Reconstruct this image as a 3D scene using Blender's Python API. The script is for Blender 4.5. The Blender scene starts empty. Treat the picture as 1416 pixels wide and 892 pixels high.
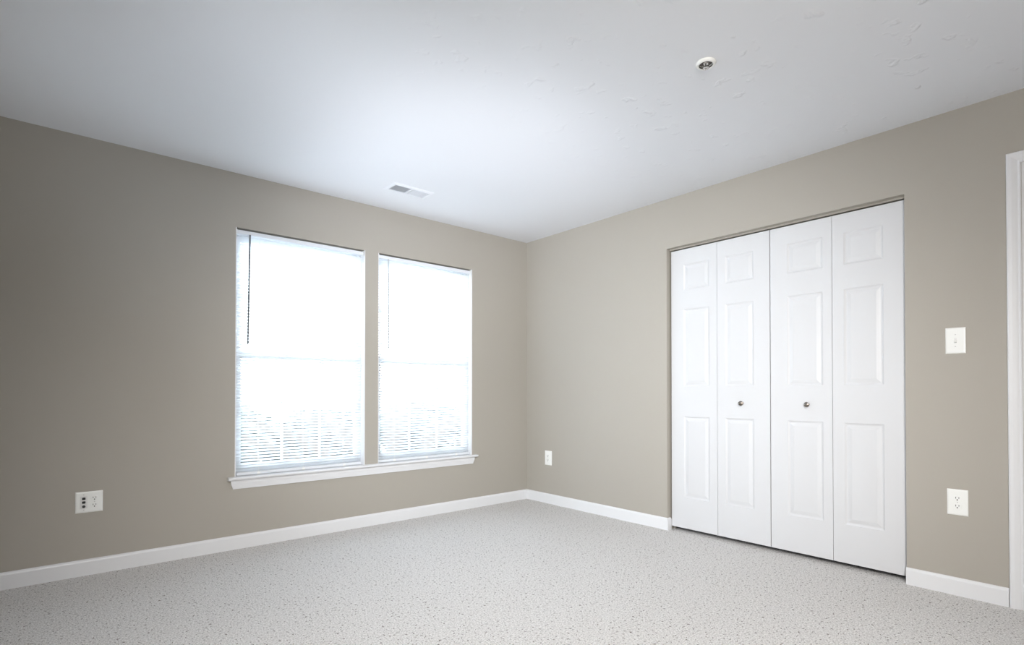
import bpy, bmesh, math, random
from mathutils import Vector, Matrix
random.seed(7)
S = bpy.context.scene
COL = S.collection

# ------------------------------------------------------------------ camera
W_, H_ = 1416, 892
cam_d = bpy.data.cameras.new('camera')
cam = bpy.data.objects.new('camera', cam_d); COL.objects.link(cam)
YAW, PITCH, F_PX, SHIFT_PX = 0.70781, 0.009844, 744.75, 87.91
cam.location = (-3.45323, -3.81678, 1.01952)
cam.rotation_euler = (math.pi/2 + PITCH, 0, -YAW)
cam_d.sensor_fit = 'HORIZONTAL'; cam_d.sensor_width = 36
cam_d.lens = F_PX/W_*36
cam_d.shift_y = SHIFT_PX/W_
cam_d.clip_start = 0.02; cam_d.clip_end = 200
S.camera = cam

# ------------------------------------------------------------------ light
SKY = 17.0
world = bpy.data.worlds.new('overcast_sky'); S.world = world
world.use_nodes = True
nt = world.node_tree; nt.nodes.clear()
wo = nt.nodes.new('ShaderNodeOutputWorld'); bg = nt.nodes.new('ShaderNodeBackground')
bg.inputs[0].default_value = (0.86, 0.93, 1.0, 1); bg.inputs[1].default_value = SKY
nt.links.new(bg.outputs[0], wo.inputs[0])

def area(name, loc, rot, sx, sy, power, color):
    l = bpy.data.lights.new(name, 'AREA'); l.shape = 'RECTANGLE'
    l.size, l.size_y, l.energy, l.color = sx, sy, power, color
    o = bpy.data.objects.new(name, l); COL.objects.link(o)
    o.location = loc; o.rotation_euler = rot
    return o
# added fill spots without a source in the room, all outside the frame: (position, aim, cone, softness, watts, colour)
def spot(name, loc, aim, cone, blend, size, power, color):
    l = bpy.data.lights.new(name, 'SPOT'); l.spot_size = math.radians(cone); l.spot_blend = blend
    l.shadow_soft_size = size; l.energy = power; l.color = color
    o = bpy.data.objects.new(name, l); COL.objects.link(o); o.location = loc
    o.rotation_euler = (Vector(aim)-Vector(loc)).to_track_quat('-Z', 'Y').to_euler()
    return o
spot('fill_up', (-3.2, -3.9, 0.3), (-1.9, -1.0, 2.44), 100, 1.0, 0.25, 20, (1, 0.96, 0.8))
spot('fill_down', (-3.5, -4.4, 2.1), (-1.3, -1.75, 0.0), 94, 1.0, 0.3, 480, (1, 0.985, 0.97))
spot('fill_side', (-4.35, -2.6, 1.5), (0, -0.62, 1.2), 70, 1.0, 0.3, 350, (0.86, 0.93, 1))
spot('fill_ceiling', (-2.9, -3.1, 0.3), (-1.2, -0.62, 2.44), 48, 1.0, 0.25, 165, (0.88, 0.9, 1))
spot('fill_ceiling_left', (-3.3, -3.3, 0.3), (-2.55, -0.5, 2.44), 46, 1.0, 0.25, 82, (0.72, 0.84, 1))
spot('fill_right', (-3.9, -4.5, 1.5), (0, -3.1, 2.1), 74, 1.0, 0.3, 165, (1, 0.96, 0.92))


S.view_settings.view_transform = 'Standard'; S.view_settings.look = 'None'
S.view_settings.gamma = 1.0; S.view_settings.use_curve_mapping = False
S.view_settings.exposure = 0.06

# ------------------------------------------------------------------ materials
def mat(name, color, rough=0.5, metal=0.0, spec=0.5):
    m = bpy.data.materials.new(name); m.use_nodes = True
    b = m.node_tree.nodes['Principled BSDF']
    b.inputs['Base Color'].default_value = (*color, 1)
    b.inputs['Roughness'].default_value = rough
    b.inputs['Metallic'].default_value = metal
    b.inputs['Specular IOR Level'].default_value = spec
    return m
def add_bump(m, scale, strength, dist=0.002, detail=3):
    n = m.node_tree; b = n.nodes['Principled BSDF']
    tc = n.nodes.new('ShaderNodeNewGeometry'); tx = n.nodes.new('ShaderNodeTexNoise')
    tx.inputs['Scale'].default_value = scale; tx.inputs['Detail'].default_value = detail
    bp = n.nodes.new('ShaderNodeBump'); bp.inputs['Strength'].default_value = strength
    bp.inputs['Distance'].default_value = dist
    n.links.new(tc.outputs['Position'], tx.inputs['Vector'])
    n.links.new(tx.outputs['Fac'], bp.inputs['Height']); n.links.new(bp.outputs[0], b.inputs['Normal'])
    return m
M = {}
M['wall'] = add_bump(mat('greige_paint', (0.425, 0.395, 0.345), 0.62, spec=0.3), 160, 0.08, 0.001)
M['trim'] = mat('white_trim_paint', (0.79, 0.79, 0.80), 0.38)
M['door'] = add_bump(mat('white_door_paint', (0.675, 0.675, 0.685), 0.4), 220, 0.04, 0.001)
M['plate'] = mat('white_plastic', (0.90, 0.90, 0.87), 0.32)
M['plate2'] = mat('ivory_plastic', (0.80, 0.79, 0.77), 0.35)
M['dark'] = mat('dark_slot', (0.02, 0.02, 0.02), 0.6)
M['jack'] = mat('dark_jack', (0.045, 0.045, 0.045), 0.45)
M['nickel'] = mat('brushed_nickel', (0.24, 0.21, 0.18), 0.28, 1.0)
M['steel'] = mat('chrome_steel', (0.55, 0.53, 0.5), 0.25, 1.0)
M['track'] = mat('painted_track_metal', (0.36, 0.335, 0.29), 0.55)
M['vinyl'] = mat('white_vinyl', (0.82, 0.84, 0.86), 0.4)
M['rail'] = mat('white_enamel', (0.80, 0.82, 0.85), 0.35)
M['vent'] = mat('vent_enamel', (0.80, 0.81, 0.84), 0.45)
M['duct'] = mat('duct_shade_grey', (0.33, 0.33, 0.34), 0.8)
M['wand'] = mat('grey_clear_plastic', (0.15, 0.16, 0.17), 0.25)
M['wand2'] = mat('pale_clear_plastic', (0.52, 0.54, 0.56), 0.25)
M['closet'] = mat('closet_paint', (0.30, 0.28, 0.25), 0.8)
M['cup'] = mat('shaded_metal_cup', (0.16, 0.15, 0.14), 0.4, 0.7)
M['siding'] = mat('exterior_wall', (0.6, 0.58, 0.55), 0.8)

def ceiling_mat():
    m = mat('ceiling_white', (0.80, 0.81, 0.835), 0.8, spec=0.2)
    n = m.node_tree; b = n.nodes['Principled BSDF']
    g = n.nodes.new('ShaderNodeNewGeometry')
    # sparse trowel blemishes: a stretched noise kept only where a broad mask is high
    mp = n.nodes.new('ShaderNodeMapping'); mp.inputs['Rotation'].default_value = (0, 0, 0.9)
    mp.inputs['Scale'].default_value = (1, 2.6, 1)
    a = n.nodes.new('ShaderNodeTexNoise'); a.inputs['Scale'].default_value = 34; a.inputs['Detail'].default_value = 4
    k = n.nodes.new('ShaderNodeTexNoise'); k.inputs['Scale'].default_value = 12.0; k.inputs['Detail'].default_value = 2
    r = n.nodes.new('ShaderNodeMapRange'); r.inputs[1].default_value = 0.635; r.inputs[2].default_value = 0.72
    mu = n.nodes.new('ShaderNodeMath'); mu.operation = 'MULTIPLY'
    bp = n.nodes.new('ShaderNodeBump'); bp.inputs['Strength'].default_value = 0.55; bp.inputs['Distance'].default_value = 0.010
    L = n.links.new
    L(g.outputs['Position'], mp.inputs[0]); L(mp.outputs[0], a.inputs['Vector']); L(g.outputs['Position'], k.inputs['Vector'])
    L(k.outputs['Fac'], r.inputs[0]); sx = n.nodes.new('ShaderNodeSeparateXYZ'); L(g.outputs['Position'], sx.inputs[0])
    ry = n.nodes.new('ShaderNodeMapRange'); ry.inputs[1].default_value = -1.3; ry.inputs[2].default_value = -2.3; L(sx.outputs['Y'], ry.inputs[0])
    rx = n.nodes.new('ShaderNodeMapRange'); rx.inputs[1].default_value = -3.0; rx.inputs[2].default_value = -1.9; L(sx.outputs['X'], rx.inputs[0])
    m2 = n.nodes.new('ShaderNodeMath'); m2.operation = 'MULTIPLY'; L(rx.outputs[0], m2.inputs[0]); L(ry.outputs[0], m2.inputs[1])
    m3 = n.nodes.new('ShaderNodeMath'); m3.operation = 'MULTIPLY'; L(m2.outputs[0], m3.inputs[0]); L(r.outputs[0], m3.inputs[1])
    L(m3.outputs[0], mu.inputs[0]); L(a.outputs['Fac'], mu.inputs[1])
    L(mu.outputs[0], bp.inputs['Height']); L(bp.outputs[0], b.inputs['Normal'])
    return m
M['ceiling'] = ceiling_mat()

def carpet_mat():
    m = mat('flecked_carpet', (0.6, 0.59, 0.57), 0.95, spec=0.05)
    n = m.node_tree; b = n.nodes['Principled BSDF']; L = n.links.new
    g = n.nodes.new('ShaderNodeNewGeometry')
    def noise(s, d, r=0.5):
        t = n.nodes.new('ShaderNodeTexNoise'); t.inputs['Scale'].default_value = s
        t.inputs['Detail'].default_value = d; t.inputs['Roughness'].default_value = r
        L(g.outputs['Position'], t.inputs['Vector']); return t
    fine = noise(150, 3, 0.75); mid = noise(80, 2); fle = noise(78, 2, 0.6)
    cr = n.nodes.new('ShaderNodeValToRGB')
    e = cr.color_ramp.elements
    e[0].position = 0.36; e[0].color = (0.50, 0.48, 0.46, 1)
    e[1].position = 0.60; e[1].color = (0.90, 0.88, 0.86, 1)
    L(fine.outputs['Fac'], cr.inputs[0])
    fr = n.nodes.new('ShaderNodeMapRange')   # dark flecks
    fr.inputs[1].default_value = 0.625; fr.inputs[2].default_value = 0.66
    L(fle.outputs['Fac'], fr.inputs[0])
    mx = n.nodes.new('ShaderNodeMix'); mx.data_type = 'RGBA'
    L(fr.outputs[0], mx.inputs[0]); L(cr.outputs[0], mx.inputs[6]); mx.inputs[7].default_value = (0.16, 0.13, 0.115, 1)
    L(mx.outputs[2], b.inputs['Base Color'])
    ad = n.nodes.new('ShaderNodeMath'); ad.operation = 'ADD'
    L(fine.outputs['Fac'], ad.inputs[0]); L(mid.outputs['Fac'], ad.inputs[1])
    bp = n.nodes.new('ShaderNodeBump'); bp.inputs['Strength'].default_value = 0.7; bp.inputs['Distance'].default_value = 0.009
    L(ad.outputs[0], bp.inputs['Height']); L(bp.outputs[0], b.inputs['Normal'])
    return m
M['carpet'] = carpet_mat()

def slat_mat():
    m = bpy.data.materials.new('white_slat'); m.use_nodes = True
    n = m.node_tree; n.nodes.clear(); L = n.links.new
    o = n.nodes.new('ShaderNodeOutputMaterial'); d = n.nodes.new('ShaderNodeBsdfDiffuse'); t = n.nodes.new('ShaderNodeBsdfTranslucent')
    d.inputs[0].default_value = (0.86, 0.88, 0.90, 1); t.inputs[0].default_value = (0.80, 0.84, 0.88, 1)
    x = n.nodes.new('ShaderNodeMixShader'); x.inputs[0].default_value = 0.36
    L(d.outputs[0], x.inputs[1]); L(t.outputs[0], x.inputs[2]); L(x.outputs[0], o.inputs[0])
    return m
M['slat'] = slat_mat()
def glass_mat():
    m = bpy.data.materials.new('window_glass'); m.use_nodes = True
    n = m.node_tree; n.nodes.clear(); L = n.links.new
    o = n.nodes.new('ShaderNodeOutputMaterial'); t = n.nodes.new('ShaderNodeBsdfTransparent'); g = n.nodes.new('ShaderNodeBsdfGlossy')
    t.inputs[0].default_value = (0.95, 0.97, 0.97, 1); g.inputs['Roughness'].default_value = 0.02
    f = n.nodes.new('ShaderNodeFresnel'); f.inputs[0].default_value = 1.45
    x = n.nodes.new('ShaderNodeMixShader')
    L(f.outputs[0], x.inputs[0]); L(t.outputs[0], x.inputs[1]); L(g.outputs[0], x.inputs[2]); L(x.outputs[0], o.inputs[0])
    return m
M['glass'] = glass_mat()
def leaf_mat():
    m = mat('shrub_leaves', (0.05,0.06,0.045), 0.6)
    n = m.node_tree; b = n.nodes['Principled BSDF']; L = n.links.new
    g = n.nodes.new('ShaderNodeNewGeometry'); t = n.nodes.new('ShaderNodeTexNoise'); t.inputs['Scale'].default_value = 6
    c = n.nodes.new('ShaderNodeValToRGB'); c.color_ramp.elements[0].color = (0.025, 0.034, 0.030, 1); c.color_ramp.elements[1].color = (0.06, 0.075, 0.065, 1)
    L(g.outputs['Position'], t.inputs['Vector']); L(t.outputs['Fac'], c.inputs[0]); L(c.outputs[0], b.inputs['Base Color'])
    return m
M['leaf'] = leaf_mat()
M['bark'] = mat('shrub_bark', (0.10, 0.075, 0.055), 0.9)
M['bounce_ground'] = add_bump(mat('pale_bounce_ground', (0.50, 0.53, 0.58), 0.95), 30, 0.5, 0.02)  # outside ground coloured pale and bluish to bounce light up to the ceiling

# ------------------------------------------------------------------ mesh helpers
def box(bm, a, b, bevel=0.0, seg=2):
    lo = [min(a[i], b[i]) for i in range(3)]; hi = [max(a[i], b[i]) for i in range(3)]
    vs = [bm.verts.new((x, y, z)) for x in (lo[0], hi[0]) for y in (lo[1], hi[1]) for z in (lo[2], hi[2])]
    fs = [(0,1,3,2),(4,6,7,5),(0,4,5,1),(2,3,7,6),(0,2,6,4),(1,5,7,3)]
    faces = [bm.faces.new([vs[i] for i in f]) for f in fs]
    if bevel:
        es = list({e for f in faces for e in f.edges})
        bmesh.ops.bevel(bm, geom=es, offset=bevel, segments=seg, affect='EDGES', profile=0.6)
def lathe(bm, prof, mtx=Matrix(), n=28):
    """prof: (radius, height) along local +Z; mtx places it"""
    rings = []
    for r, h in prof:
        if r < 1e-6: rings.append([bm.verts.new(mtx @ Vector((0, 0, h)))])
        else: rings.append([bm.verts.new(mtx @ Vector((r*math.cos(2*math.pi*i/n), r*math.sin(2*math.pi*i/n), h))) for i in range(n)])
    for A, B in zip(rings, rings[1:]):
        for i in range(n):
            j = (i+1) % n
            if len(A) == 1 and len(B) == 1: continue
            if len(A) == 1: bm.faces.new((A[0], B[j], B[i]))
            elif len(B) == 1: bm.faces.new((A[i], A[j], B[0]))
            else: bm.faces.new((A[i], A[j], B[j], B[i]))
def cyl(bm, c, axis, r, l, n=20):
    """cylinder centred at c along axis vector"""
    q = Vector((0,0,1)).rotation_difference(Vector(axis)).to_matrix().to_4x4()
    m = Matrix.Translation(c) @ q
    lathe(bm, [(0,-l/2),(r,-l/2),(r,l/2),(0,l/2)], m, n)
def prism(bm, prof, a, b, axis):
    """extrude 2D profile between a and b along axis ('x' : prof = (y,z); 'y' : prof = (x,z))"""
    def P(t, u, v): return (t, u, v) if axis == 'x' else (u, t, v)
    A = [bm.verts.new(P(a, *p)) for p in prof]; B = [bm.verts.new(P(b, *p)) for p in prof]
    n = len(prof)
    for i in range(n): bm.faces.new((A[i], A[(i+1)%n], B[(i+1)%n], B[i]))
    bm.faces.new(A[::-1]); bm.faces.new(B)
def obj(name, bm, m, parent=None, smooth=False, origin=None):
    bmesh.ops.recalc_face_normals(bm, faces=bm.faces[:])
    me = bpy.data.meshes.new(name)
    if origin is not None: bmesh.ops.translate(bm, verts=bm.verts[:], vec=-Vector(origin))
    bm.to_mesh(me); bm.free()
    me.materials.append(M[m])
    o = bpy.data.objects.new(name, me); COL.objects.link(o)
    if origin is not None: o.location = origin
    if parent: o.parent = parent
    if smooth:
        for p in me.polygons: p.use_smooth = True
        try: me.set_sharp_from_angle(angle=math.radians(35))
        except Exception: pass
    return o
def empty(name, loc=(0,0,0), rz=0):
    o = bpy.data.objects.new(name, None); COL.objects.link(o); o.empty_display_size = 0.05
    o.location = loc; o.rotation_euler = (0, 0, rz); return o
def tag(o, label, cat, group=None):
    o['label'] = label; o['category'] = cat
    if group: o['group'] = group
    return o
def struct(o, label=None):
    o['kind'] = 'structure'
    if label: o['label'] = label
    return o
def B(): return bmesh.new()

# ------------------------------------------------------------------ room shell
CH = 2.44                       # ceiling height
XL, YF = -4.75, -4.95           # left wall, wall behind the camera
WT = 0.13                       # wall thickness
WIN = [(-2.548, -1.650), (-1.543, -0.648)]
WZ0, WZ1 = 0.450, 2.088
CY0, CY1, CZ = -1.540, -3.001, 2.073     # closet opening
DY0, DY1, DZ = -3.458, -4.240, 2.095     # entry door opening

bm = B(); box(bm, (XL-WT, YF-WT, -0.12), (0.80, WT, 0)); struct(obj('floor', bm, 'carpet'), 'light grey flecked carpet floor')
bm = B(); box(bm, (XL-WT, YF-WT, CH), (0.80, WT, CH+0.12)); struct(obj('ceiling', bm, 'ceiling'), 'smooth white painted ceiling')

bm = B()   # window wall
xs = [XL-WT, WIN[0][0], WIN[0][1], WIN[1][0], WIN[1][1], WT]
box(bm, (xs[0], 0, 0), (xs[5], WT, WZ0)); box(bm, (xs[0], 0, WZ1), (xs[5], WT, CH))
for a, b in ((xs[0], xs[1]), (xs[2], xs[3]), (xs[4], xs[5])): box(bm, (a, 0, WZ0), (b, WT, WZ1))
struct(obj('wall_back', bm, 'wall'), 'greige wall with the two windows')
bm = B()   # closet wall
box(bm, (0, 0, 0), (WT, CY0, CH)); box(bm, (0, CY0, CZ), (WT, CY1, CH)); box(bm, (0, CY1, 0), (WT, DY0, CH))
box(bm, (0, DY0, DZ), (WT, DY1, CH)); box(bm, (0, DY1, 0), (WT, YF-WT, CH))
struct(obj('wall_right', bm, 'wall'), 'greige wall with the closet')
bm = B(); box(bm, (XL-WT, 0, 0), (XL, YF-WT, CH)); struct(obj('wall_left', bm, 'wall'))
bm = B(); box(bm, (XL, YF-WT, 0), (0, YF, CH)); struct(obj('wall_front', bm, 'wall'))
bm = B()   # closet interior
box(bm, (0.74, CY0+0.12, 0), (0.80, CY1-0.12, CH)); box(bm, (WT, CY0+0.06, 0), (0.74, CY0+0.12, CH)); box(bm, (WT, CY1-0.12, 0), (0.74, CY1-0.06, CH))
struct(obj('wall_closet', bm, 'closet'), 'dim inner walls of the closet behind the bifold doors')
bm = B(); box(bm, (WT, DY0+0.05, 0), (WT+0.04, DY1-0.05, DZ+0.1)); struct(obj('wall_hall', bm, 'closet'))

# baseboards: 88 mm with an eased, stepped top
BH, BT = 0.088, 0.012
def bprof(s, off=0.0):
    return [(off, 0), (off+s*BT, 0), (off+s*BT, BH-0.014), (off+s*BT*0.8, BH-0.007), (off+s*BT*0.42, BH-0.002), (off+s*BT*0.2, BH), (off, BH)]
bm = B(); prism(bm, bprof(-1), XL, 0.0, 'x'); struct(obj('baseboard_back', bm, 'trim'), 'white baseboard under the windows')
bm = B(); prism(bm, bprof(-1), -BT, CY0, 'y'); prism(bm, [(CY0+y, z) for y, z in bprof(-1)], -BT, 0.038, 'x'); prism(bm, bprof(-1), CY1+0.001, -3.403, 'y'); prism(bm, bprof(-1), DY1-0.056, YF, 'y')
struct(obj('baseboard_right', bm, 'trim'), 'white baseboard beside the closet')
bm = B(); prism(bm, bprof(1, XL), -BT, YF, 'y'); struct(obj('baseboard_left', bm, 'trim'))
bm = B(); prism(bm, bprof(1, YF), XL+BT, -BT, 'x'); struct(obj('baseboard_front', bm, 'trim'))

# window stool and apron run under both windows
trim = struct(empty('trim_1', (-1.6, 0, 0.45)), 'white window stool and apron below both windows')
SX0, SX1 = -2.591, -0.607
bm = B()
prism(bm, [(-0.030, 0.4455), (-0.036, 0.448), (-0.040, 0.454), (-0.040, 0.459), (-0.037, 0.4635), (-0.031, 0.466), (0.0, 0.466), (0.0, 0.4455)], SX0, SX1, 'x')
for a, b in WIN: box(bm, (a, 0, 0.450), (b, 0.075, 0.466))
bmesh.ops.translate(bm, verts=bm.verts[:], vec=(1.6, 0, -0.45)); obj('window_stool', bm, 'trim', trim)
bm = B()   # apron: moulded face, ends cut in at the bottom
AX0, AX1 = -2.572, -0.630
def ap(z, t, ins): return [bm.verts.new((AX0+ins, -t, z)), bm.verts.new((AX1-ins, -t, z))]
rows = [ap(0.4455, 0.016, 0), ap(0.425, 0.016, 0.001), ap(0.410, 0.013, 0.006), ap(0.398, 0.011, 0.011), ap(0.388, 0.010, 0.013)]
brow = [ap(0.4455, 0, 0), ap(0.425, 0, 0.001), ap(0.410, 0, 0.006), ap(0.398, 0, 0.011), ap(0.388, 0, 0.013)]
for i in range(4):
    bm.faces.new((rows[i][0], rows[i][1], rows[i+1][1], rows[i+1][0])); bm.faces.new((brow[i][0], brow[i][1], brow[i+1][1], brow[i+1][0]))
    for s in (0, 1): bm.faces.new((rows[i][s], rows[i+1][s], brow[i+1][s], brow[i][s]))
bm.faces.new((rows[0][0], rows[0][1], brow[0][1], brow[0][0])); bm.faces.new((rows[4][0], rows[4][1], brow[4][1], brow[4][0]))
bmesh.ops.translate(bm, verts=bm.verts[:], vec=(1.6, 0, -0.45)); obj('window_apron', bm, 'trim', trim)

# ------------------------------------------------------------------ windows
def make_window(n, x0, x1, label):
    z0, z1 = 0.466, WZ1; cx = (x0+x1)/2
    r = struct(empty('window_%d' % n, (cx, 0.09, z0)), label)
    def O(name, bm, m, par=r):
        bmesh.ops.translate(bm, verts=bm.verts[:], vec=(-cx, -0.09, -z0)); return obj(name, bm, m, par)
    # white jamb liner in the reveal
    bm = B(); t = 0.006
    box(bm, (x0, 0.001, z0), (x0+t, WT, z1)); box(bm, (x1-t, 0.001, z0), (x1, WT, z1)); box(bm, (x0+t, 0.050, z1-t), (x1-t, WT, z1))
    O('jamb_liner', bm, 'trim')
    bm = B(); f = 0.018
    box(bm, (x0+t, 0.066, z0), (x0+t+f, WT, z1-t)); box(bm, (x1-t-f, 0.066, z0), (x1-t, WT, z1-t))
    box(bm, (x0+t+f, 0.066, z1-t-f), (x1-t-f, WT, z1-t)); box(bm, (x0+t+f, 0.066, z0), (x1-t-f, WT, z0+0.022))
    O('window_frame', bm, 'vinyl')
    a, b = x0+t+f+0.001, x1-t-f-0.001
    zm = 1.262
    def sash(y0, y1, za, zb, bot, top):
        s = 0.027; bm = B()
        box(bm, (a, y0, za), (a+s, y1, zb), 0.002, 1); box(bm, (b-s, y0, za), (b, y1, zb), 0.002, 1)
        box(bm, (a+s, y0, za), (b-s, y1, za+bot)); box(bm, (a+s, y0, zb-top), (b-s, y1, zb))
        so = O('sash', bm, 'vinyl')
        ia, ib, iz0, iz1, ym = a+s, b-s, za+bot, zb-top, (y0+y1)/2
        bm = B(); box(bm, (ia, ym-0.002, iz0), (ib, ym+0.002, iz1)); O('glass_pane', bm, 'glass', so)
        bm = B(); w = 0.009
        for k in (1, 2):
            x = ia+(ib-ia)*k/3; box(bm, (x-w, ym-0.006, iz0), (x+w, ym-0.0025, iz1))
        zc = (iz0+iz1)/2
        for k in range(3):
            xa = ia+(ib-ia)*k/3 + (w if k else 0); xb = ia+(ib-ia)*(k+1)/3 - (w if k < 2 else 0)
            box(bm, (xa, ym-0.006, zc-w), (xb, ym-0.0025, zc+w))
        O('muntin_grille', bm, 'vinyl', so)
    sash(0.070, 0.094, z0+0.023, zm+0.020, 0.050, 0.036)
    sash(0.098, 0.122, zm-0.020, z1-t-f-0.001, 0.036, 0.040)
    return r
make_window(1, *WIN[0], 'large left double hung window with white frame')
make_window(2, *WIN[1], 'large right double hung window with white frame')

# ------------------------------------------------------------------ mini blinds
TILT = math.radians(38)
def make_blind(x0, x1, label, wand_x, wand_z, wand_mat, wand_dx):
    cx = (x0+x1)/2; zt, zb = 2.077, 0.480; yc = 0.028
    r = tag(empty('mini_blind', (cx, yc, zb)), label, 'blind')
    def O(name, bm, m, par=r, sm=False):
        bmesh.ops.translate(bm, verts=bm.verts[:], vec=(-cx, -yc, -zb)); return obj(name, bm, m, par, sm)
    bm = B()
    box(bm, (x0, 0.010, zt-0.026), (x1, 0.046, zt), 0.002, 2)
    box(bm, (x0, 0.006, zt-0.024), (x1, 0.0095, zt-0.002), 0.001, 1)
    hr = O('headrail', bm, 'rail')
    for x in (x0-0.0035, x1+0.0005):
        bm = B(); box(bm, (x, 0.005, zt-0.030), (x+0.003, 0.048, zt+0.004)); O('mounting_bracket', bm, 'plate', hr)
    bm = B(); pitch = 0.0206; z = zb+0.022; w = 0.025
    sa, sb = x0+0.004, x1-0.004
    while z < zt-0.034:
        prev = None
        for k in range(5):
            u = -w/2 + w*k/4; cr = 0.0016*(1-(2*u/w)**2)
            # room-side edge up, street-side edge down
            y = yc - 0 + (u*math.cos(TILT) - cr*math.sin(-TILT)*-1); zz = z - u*math.sin(TILT) + cr*math.cos(TILT)
            cur = (bm.verts.new((sa, y, zz)), bm.verts.new((sb, y, zz)))
            if prev: bm.faces.new((prev[0], prev[1], cur[1], cur[0]))
            prev = cur
        z += pitch
    O('slats', bm, 'slat', r, True)
    bm = B(); box(bm, (sa, yc-0.013, zb-0.010), (sb, yc+0.013, zb+0.008), 0.003, 2)
    br = O('bottom_rail', bm, 'rail')
    for x in (cx, x0+0.14, x1-0.14):
        bm = B(); box(bm, (x-0.010, yc-0.0145, zb-0.0105), (x+0.010, yc-0.0131, zb+0.005)); O('cord_clip', bm, 'plate', br)
    for x in (x0+0.14, cx, x1-0.14):
        bm = B()
        for y in (yc-0.0125, yc+0.0125): box(bm, (x-0.0007, y-0.0007, zb), (x+0.0007, y+0.0007, zt-0.028))
        O('ladder_cord', bm, 'plate')
    bm = B(); cyl(bm, (wand_x+wand_dx/2, 0.0015, (2.052+wand_z)/2), (wand_dx, 0, wand_z-2.052), 0.0055, 2.052-wand_z, 6)
    wd = O('tilt_wand', bm, wand_mat)
    bm = B(); box(bm, (wand_x-0.004, -0.002, 2.046), (wand_x+0.004, 0.006, 2.062), 0.001, 1); O('wand_hook', bm, 'plate2', wd)
make_blind(WIN[0][0]+0.010, WIN[0][1]-0.016, 'white mini blind with dark grey wand in the left window', -2.462, 1.330, 'wand', -0.010)
make_blind(WIN[1][0]+0.010, WIN[1][1]-0.016, 'white mini blind with pale wand in the right window nearest the corner', -1.456, 1.345, 'wand2', 0.003)

# ------------------------------------------------------------------ closet bifold doors
def leaf_bm(y0, y1, py0, py1, z0=0.028, z1=2.0535, xf=0.040, th=0.034):
    """moulded three-panel leaf; room face at x = xf, spans y0 > y1; panels between py0 > py1"""
    bm = B()
    PZ = [(0.250, 0.838), (1.055, 1.615), (1.755, 1.942)]
    ys = [y0, py0, py1, y1]; zs = [z0]
    for a, b in PZ: zs += [a, b]
    zs.append(z1)
    grid = {}
    for i, y in enumerate(ys):
        for j, z in enumerate(zs): grid[i, j] = bm.verts.new((xf, y, z))
    for i in range(3):
        for j in range(len(zs)-1):
            if i == 1 and j in (1, 3, 5): continue
            bm.faces.new((grid[i, j], grid[i+1, j], grid[i+1, j+1], grid[i, j+1]))
    steps = [(0.004, 0.0030), (0.009, 0.0062), (0.015, 0.0066), (0.022, 0.0045), (0.034, 0.0016), (0.037, 0.0012)]
    for j in (1, 3, 5):
        ring = [grid[1, j], grid[2, j], grid[2, j+1], grid[1, j+1]]
        a, b, c, d = py0, py1, zs[j], zs[j+1]
        for ins, dep in steps:
            nr = [bm.verts.new((xf+dep, y, z)) for y, z in ((a-ins, c+ins), (b+ins, c+ins), (b+ins, d-ins), (a-ins, d-ins))]
            for k in range(4): bm.faces.new((ring[k], ring[(k+1)%4], nr[(k+1)%4], nr[k]))
            ring = nr
        bm.faces.new(ring)
    # edges and back
    bk = {(i, j): bm.verts.new((xf+th, ys[i], zs[j])) for i in (0, 3) for j in (0, len(zs)-1)}
    J = len(zs)-1
    bm.faces.new([grid[i, 0] for i in range(4)] + [bk[3, 0], bk[0, 0]])
    bm.faces.new([grid[i, J] for i in range(4)] + [bk[3, J], bk[0, J]])
    bm.faces.new([grid[0, j] for j in range(J+1)] + [bk[0, J], bk[0, 0]])
    bm.faces.new([grid[3, j] for j in range(J+1)] + [bk[3, J], bk[3, 0]])
    bm.faces.new((bk[0, 0], bk[3, 0], bk[3, J], bk[0, J]))
    return bm
def bifold(n, leaves, knob_leaf, knob_y, label):
    oy = leaves[0][0]
    r = struct(empty('door_%d' % n, (0.057, oy, 0.0)), label)
    r['category'] = 'closet door'
    for k, lf in enumerate(leaves):
        bm = leaf_bm(*lf); bmesh.ops.translate(bm, verts=bm.verts[:], vec=(-0.057, -oy, 0))
        o = obj('door_leaf', bm, 'door', r)
        if k == knob_leaf:
            bm = B(); m = Matrix.Translation((0.040-0.057, knob_y-oy, 0.940)) @ Matrix.Rotation(-math.pi/2, 4, 'Y')
            lathe(bm, [(0, 0), (0.0085, 0), (0.0085, 0.002), (0.0055, 0.004), (0.005, 0.011), (0.008, 0.014), (0.0135, 0.018), (0.0155, 0.023), (0.0145, 0.028), (0.009, 0.0315), (0.0, 0.0325)], m, 24)
            obj('knob', bm, 'nickel', o, True)['label'] = 'small brushed nickel knob'
    # hinges on the closet side of the fold, one per height
    return r
bifold(1, [(-1.5535, -1.9125, -1.655, -1.855), (-1.9150, -2.2725, -1.972, -2.168)], 1, -2.090, 'left pair of white bifold closet leaves with small knob')
bifold(2, [(-2.2775, -2.6340, -2.380, -2.584), (-2.6365, -2.9950, -2.697, -2.893)], 0, -2.500, 'right pair of white bifold closet leaves with small knob')
bm = B(); box(bm, (0.036, CY0-0.002, CZ-0.012), (0.066, CY1+0.002, CZ))
obj_t = struct(obj('trim_2', bm, 'track'), 'painted bifold track under the closet header')
bm = B(); box(bm, (0.082, CY0, 0), (0.10, CY0-0.02, CZ-0.03)); struct(obj('trim_3', bm, 'closet'))

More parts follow.
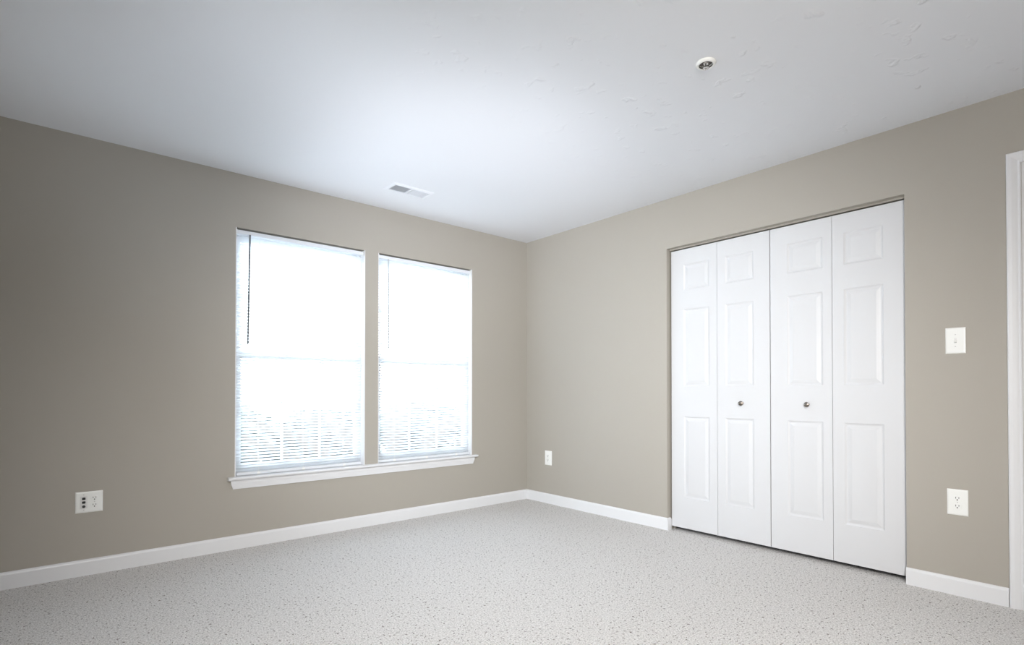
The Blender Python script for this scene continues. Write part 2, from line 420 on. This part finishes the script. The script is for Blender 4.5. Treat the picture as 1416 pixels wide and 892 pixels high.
# ------------------------------------------------------------------ entry door at the right edge
cs = struct(empty('trim_4', (0, -3.43, 0)), 'white door casing at the right edge')
def casing_v(y_in, y_out):
    bm = B(); s = 1 if y_out > y_in else -1; w = abs(y_out-y_in)
    pr = [(0, 0), (0.008, 0), (0.011, 0.004), (0.0085, 0.012), (0.012, 0.020), (0.016, 0.032), (0.017, 0.046), (0.013, w-0.002), (0, w)]
    top = DZ
    A = [bm.verts.new((-t, y_in+s*u, 0)) for t, u in pr]; C = [bm.verts.new((-t, y_in+s*u, top+u)) for t, u in pr]
    n = len(pr)
    for i in range(n): bm.faces.new((A[i], A[(i+1)%n], C[(i+1)%n], C[i]))
    bm.faces.new(A); bm.faces.new(C[::-1])
    bmesh.ops.translate(bm, verts=bm.verts[:], vec=(0, 3.43, 0)); return bm
obj('side_casing', casing_v(DY0+0.001, DY0+0.054), 'trim', cs)
obj('side_casing', casing_v(DY1-0.001, DY1-0.054), 'trim', cs)
bm = B(); w = 0.053
pr = [(0, 0), (0.008, 0), (0.011, 0.004), (0.0085, 0.012), (0.012, 0.020), (0.016, 0.032), (0.017, 0.046), (0.013, w-0.002), (0, w)]
A = [bm.verts.new((-t, DY0+0.001+u+3.43, DZ+u)) for t, u in pr]; C = [bm.verts.new((-t, DY1-0.001-u+3.43, DZ+u)) for t, u in pr]
for i in range(len(pr)): bm.faces.new((A[i], A[(i+1)%len(pr)], C[(i+1)%len(pr)], C[i]))
bm.faces.new(A); bm.faces.new(C[::-1]); obj('head_casing', bm, 'trim', cs)
bm = B(); box(bm, (0.001, DY0, 0), (WT, DY0-0.018, DZ)); box(bm, (0.001, DY1+0.018, 0), (WT, DY1, DZ)); box(bm, (0.001, DY0-0.018, DZ-0.018), (WT, DY1+0.018, DZ))
bmesh.ops.translate(bm, verts=bm.verts[:], vec=(0, 3.43, 0)); obj('door_jamb', bm, 'trim', cs)
d3 = struct(empty('door_3', (0.06, -3.85, 0)), 'white panelled room door past the right edge')
for a, b, c, d in ((DY0-0.020, -3.848, -3.56, -3.80), (-3.848, DY1+0.020, -3.90, -4.14)):
    bm = leaf_bm(a, b, c, d, 0.012, DZ-0.022, 0.060, 0.035); bmesh.ops.translate(bm, verts=bm.verts[:], vec=(-0.06, 3.85, 0)); obj('door_leaf', bm, 'door', d3)
bm = B(); m = Matrix.Translation((0.0, -4.16+3.85, 0.93)) @ Matrix.Rotation(-math.pi/2, 4, 'Y')
lathe(bm, [(0, 0), (0.032, 0), (0.030, 0.006), (0.012, 0.010), (0.011, 0.030), (0.022, 0.036), (0.027, 0.048), (0.022, 0.060), (0, 0.064)], m, 24); obj('door_handle', bm, 'nickel', d3, True)

# ------------------------------------------------------------------ wall plates (local: x right, z up, -y out of the wall)
def plate_bm(w, h, t=0.006):
    bm = B()
    lo = [(-w/2, -h/2), (w/2, -h/2), (w/2, h/2), (-w/2, h/2)]
    rings = []
    for ins, y in ((0, 0), (0, -t*0.45), (0.0035, -t*0.85), (0.007, -t)):
        rings.append([bm.verts.new((math.copysign(abs(x)-ins, x), y, math.copysign(abs(z)-ins, z))) for x, z in lo])
    for A, C in zip(rings, rings[1:]):
        for k in range(4): bm.faces.new((A[k], A[(k+1)%4], C[(k+1)%4], C[k]))
    bm.faces.new(rings[0][::-1]); bm.faces.new(rings[-1])
    return bm
def screw(par, x, z, y=-0.006):
    bm = B(); cyl(bm, (x, y-0.0005, z), (0, 1, 0), 0.0032, 0.0016, 14); s = obj('screw', bm, 'plate2', par, True)
    bm = B(); box(bm, (x-0.0026, y-0.0016, z-0.0004), (x+0.0026, y-0.0013, z+0.0004)); obj('screw_slot', bm, 'jack', s)
def duplex(par, cx=0.0, face='plate', y=-0.006, sp=0.0195):
    for s in (1, -1):
        bm = B(); zc = s*sp
        # face with rounded sides and flat top and bottom
        pts = []
        R, hh = 0.0172, 0.0142
        a0 = math.asin(hh/R)
        for k in range(9): a = -a0 + 2*a0*k/8; pts.append((R*math.cos(a), R*math.sin(a)))
        for k in range(9): a = math.pi-a0 + 2*a0*k/8; pts.append((R*math.cos(a), R*math.sin(a)))
        A = [bm.verts.new((cx+u, y+0.0005, zc+v)) for u, v in pts]; C = [bm.verts.new((cx+u*0.97, y-0.003, zc+v*0.97)) for u, v in pts]
        n = len(pts)
        for k in range(n): bm.faces.new((A[k], A[(k+1)%n], C[(k+1)%n], C[k]))
        bm.faces.new(A[::-1]); bm.faces.new(C)
        f = obj('receptacle', bm, face, par)
        bm = B(); yy = y-0.0031
        box(bm, (cx-0.0075, yy-0.0003, zc-0.0005), (cx-0.0050, yy+0.0002, zc+0.0080)); box(bm, (cx+0.0050, yy-0.0003, zc+0.0005), (cx+0.0075, yy+0.0002, zc+0.0075))
        cyl(bm, (cx, yy, zc-0.0065), (0, 1, 0), 0.0030, 0.0006, 12)
        obj('socket_slots', bm, 'dark', f)
RW = -math.pi/2
def outlet(loc, rz, w, h, label):
    r = tag(empty('wall_outlet', loc, rz), label, 'outlet')
    obj('cover_plate', plate_bm(w, h), 'plate', r); duplex(r); screw(r, 0, 0)
outlet((0, -3.2145, 0.464), RW, 0.083, 0.129, 'white duplex outlet on greige wall below the light switch')
outlet((0, -0.2935, 0.412), RW, 0.086, 0.130, 'small white outlet on right wall low beside the room corner')
# light switch
r = tag(empty('light_switch', (0, -3.2115, 1.2745), RW), 'white toggle light switch on wall right of the closet', 'light switch')
obj('cover_plate', plate_bm(0.080, 0.130), 'plate', r)
bm = B(); box(bm, (-0.0052, -0.0068, -0.012), (0.0052, -0.0058, 0.012)); obj('toggle_surround', bm, 'plate2', r)
bm = B(); box(bm, (-0.0045, -0.018, -0.0045), (0.0045, -0.004, 0.0045), 0.0015, 2); bmesh.ops.rotate(bm, verts=bm.verts[:], cent=(0, -0.004, 0), matrix=Matrix.Rotation(math.radians(28), 3, 'X')); obj('toggle', bm, 'plate', r)
bm = B(); box(bm, (-0.0042, -0.0072, -0.0110), (0.0042, -0.0069, -0.0050)); obj('toggle_slot', bm, 'jack', r)
screw(r, 0, 0.030); screw(r, 0, -0.030)
# two-gang plate with cable jacks on the window wall
r = tag(empty('combination_outlet', (-3.288, 0, 0.4045), 0), 'wide white plate with three dark jacks and an outlet, left of the windows', 'outlet')
obj('cover_plate', plate_bm(0.121, 0.116), 'plate', r)
duplex(r, 0.023)
bm = B(); box(bm, (-0.040, -0.0072, -0.034), (-0.008, -0.0056, 0.034), 0.0007, 1); ji = obj('jack_insert', bm, 'plate2', r)
for z in (0.0205, 0.0):
    bm = B(); box(bm, (-0.0315, -0.0085, z-0.0065), (-0.0165, -0.0071, z+0.0065), 0.002, 1); obj('phone_jack', bm, 'dark', ji)
bm = B(); cyl(bm, (-0.024, -0.0105, -0.0225), (0, 1, 0), 0.0078, 0.007, 6); cyl(bm, (-0.024, -0.0165, -0.0225), (0, 1, 0), 0.0047, 0.006, 16); obj('coaxial_jack', bm, 'jack', ji)
screw(r, 0.023, 0); 
for s in (1, -1): screw(r, -0.024, s*0.042)

# ------------------------------------------------------------------ ceiling register
vx, vy = -1.537, -0.456; VW, VD = 0.318, 0.158
r = tag(empty('ceiling_vent', (vx, vy, CH)), 'white rectangular air vent with two louvred halves, on ceiling before the windows', 'air vent')
bm = B(); ow, od, iw, idp = VW/2, VD/2, VW/2-0.028, VD/2-0.026
def ringpts(a, b, z): return [bm.verts.new(p) for p in ((-a, -b, z), (a, -b, z), (a, b, z), (-a, b, z))]
R = [ringpts(ow, od, 0), ringpts(ow, od, -0.0015), ringpts(ow-0.010, od-0.010, -0.007), ringpts(iw+0.004, idp+0.004, -0.0085), ringpts(iw, idp, -0.0065), ringpts(iw, idp, 0)]
for a, b in zip(R, R[1:]):
    for k in range(4): bm.faces.new((a[k], a[(k+1)%4], b[(k+1)%4], b[k]))
bm2 = bm; box(bm2, (-0.006, -idp, -0.0075), (0.006, idp, -0.001))
obj('vent_frame', bm, 'vent', r)
bm = B(); box(bm, (-iw, -idp, -0.0012), (iw, idp, -0.0004)); obj('duct_shade_sheet', bm, 'duct', r)  # flat grey sheet, its tone stands in for the shade inside the duct
for side in (-1, 1):
    for k in range(11):
        c = side*(0.0115 + (iw-0.014)*(k+0.5)/11*1.0)
        bm = B(); a = math.radians(24) if side < 0 else math.radians(-40)
        # blades of each half lean away from the middle
        w2 = 0.0052 if side < 0 else 0.0027; dx, dz = w2*math.cos(a), w2*math.sin(a); t = 0.0004
        P = [(c-dx, -0.0052-dz), (c+dx, -0.0052+dz), (c+dx+t*math.sin(-a), -0.0052+dz+t), (c-dx+t*math.sin(-a), -0.0052-dz+t)]
        prism(bm, P, -idp, idp, 'y'); obj('louver', bm, 'vent', r)

# ------------------------------------------------------------------ sprinkler head
r = tag(empty('sprinkler_head', (-1.312, -2.603, CH)), 'round white and chrome fire sprinkler set in the ceiling', 'sprinkler')
dn = Matrix.Rotation(math.pi, 4, 'X')
bm = B(); lathe(bm, [(0.027, 0.0), (0.041, 0.0), (0.0425, 0.0030), (0.0405, 0.0080), (0.0365, 0.0115), (0.0325, 0.0125), (0.0295, 0.0115), (0.0285, 0.0060), (0.027, 0.0)], dn, 40)
es = obj('escutcheon', bm, 'plate', r, True)
bm = B(); lathe(bm, [(0.0283, 0.0105), (0.0278, 0.0012), (0.012, 0.0008), (0, 0.0008)], dn, 40)  # dark colour stands in for the shade of a deeper recess
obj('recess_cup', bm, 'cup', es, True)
bm = B(); lathe(bm, [(0, 0.001), (0.0125, 0.001), (0.0125, 0.004), (0.009, 0.007), (0, 0.007)], dn, 24); obj('sprinkler_body', bm, 'steel', r, True)
for s in (-1, 1):
    bm = B(); q = Vector((0.7, -0.7, 0)).normalized()*s
    pts = [q*0.009 + Vector((0, 0, -0.005)), q*0.0135 + Vector((0, 0, -0.010)), q*0.011 + Vector((0, 0, -0.017)), q*0.003 + Vector((0, 0, -0.022))]
    for a, b in zip(pts, pts[1:]): cyl(bm, (a+b)/2, b-a, 0.0021, (b-a).length+0.001, 10)
    obj('frame_arm', bm, 'steel', r, True)
bm = B(); lathe(bm, [(0, 0.006), (0.0022, 0.006), (0.0025, 0.013), (0.0022, 0.021), (0, 0.021)], dn, 12); obj('glass_bulb', bm, 'jack', r, True)
bm = B()
lathe(bm, [(0, 0.021), (0.005, 0.021), (0.005, 0.0235), (0, 0.0235)], dn, 16)
for k in range(10):
    a = 2*math.pi*k/10; u = Vector((math.cos(a), math.sin(a), 0)); v = Vector((-u.y, u.x, 0))
    z = -0.0235; P = [u*0.003 - v*0.0016, u*0.0135 - v*0.0028, u*0.0135 + v*0.0028, u*0.003 + v*0.0016]
    top = [bm.verts.new(p + Vector((0, 0, z))) for p in P]; bot = [bm.verts.new(p + Vector((0, 0, z-0.0012))) for p in P]
    bm.faces.new(top); bm.faces.new(bot[::-1])
    for i in range(4): bm.faces.new((top[i], top[(i+1)%4], bot[(i+1)%4], bot[i]))
obj('deflector', bm, 'steel', r)

# ------------------------------------------------------------------ outdoors, seen washed out between the slats
bm = B(); box(bm, (-30, WT, -0.50), (40, 60, -0.30)); o = obj('ground', bm, 'bounce_ground'); struct(o, 'pale ground outside the windows')
def shrub(x, y, rad, h, label):
    r = tag(empty('garden_shrub', (x, y, -0.30)), label, 'shrub', 'shrubs outside the windows')
    bm = B()
    for k in range(6):
        a = random.uniform(0, 6.28); e = Vector((math.cos(a)*rad*0.45, math.sin(a)*rad*0.45, h*0.6))
        cyl(bm, e/2, e, 0.02, e.length, 6)
    obj('stem', bm, 'bark', r)
    bm = B()
    for k in range(2600):
        d = Vector((random.gauss(0, 1), random.gauss(0, 1), random.gauss(0, 1))).normalized()*random.uniform(0.6, 1.0)**0.5
        p = Vector((d.x*rad, d.y*rad, h*0.55 + d.z*h*0.45))*1.0
        p += Vector((random.uniform(-.03, .03), random.uniform(-.03, .03), random.uniform(-.03, .03)))
        u = Vector((random.gauss(0, 1), random.gauss(0, 1), random.gauss(0, 1))).normalized(); v = u.orthogonal().normalized()
        s = random.uniform(0.04, 0.08)
        bm.faces.new([bm.verts.new(q) for q in (p-u*s, p-v*s*0.45, p+u*s, p+v*s*0.45)])
    obj('foliage', bm, 'leaf', r)
for x, y, rad, h in ((-2.3, 3.2, 0.72, 1.25), (-0.7, 3.2, 0.72, 1.12), (0.9, 3.2, 0.72, 1.22), (2.5, 3.2, 0.72, 1.05),
                     (-1.5, 5.0, 0.72, 1.15), (0.1, 5.0, 0.72, 1.02), (1.7, 5.0, 0.72, 1.18), (3.3, 5.0, 0.72, 1.08)):
    shrub(x, y, rad, h, 'dark green shrub outside, seen faintly between the blind slats')
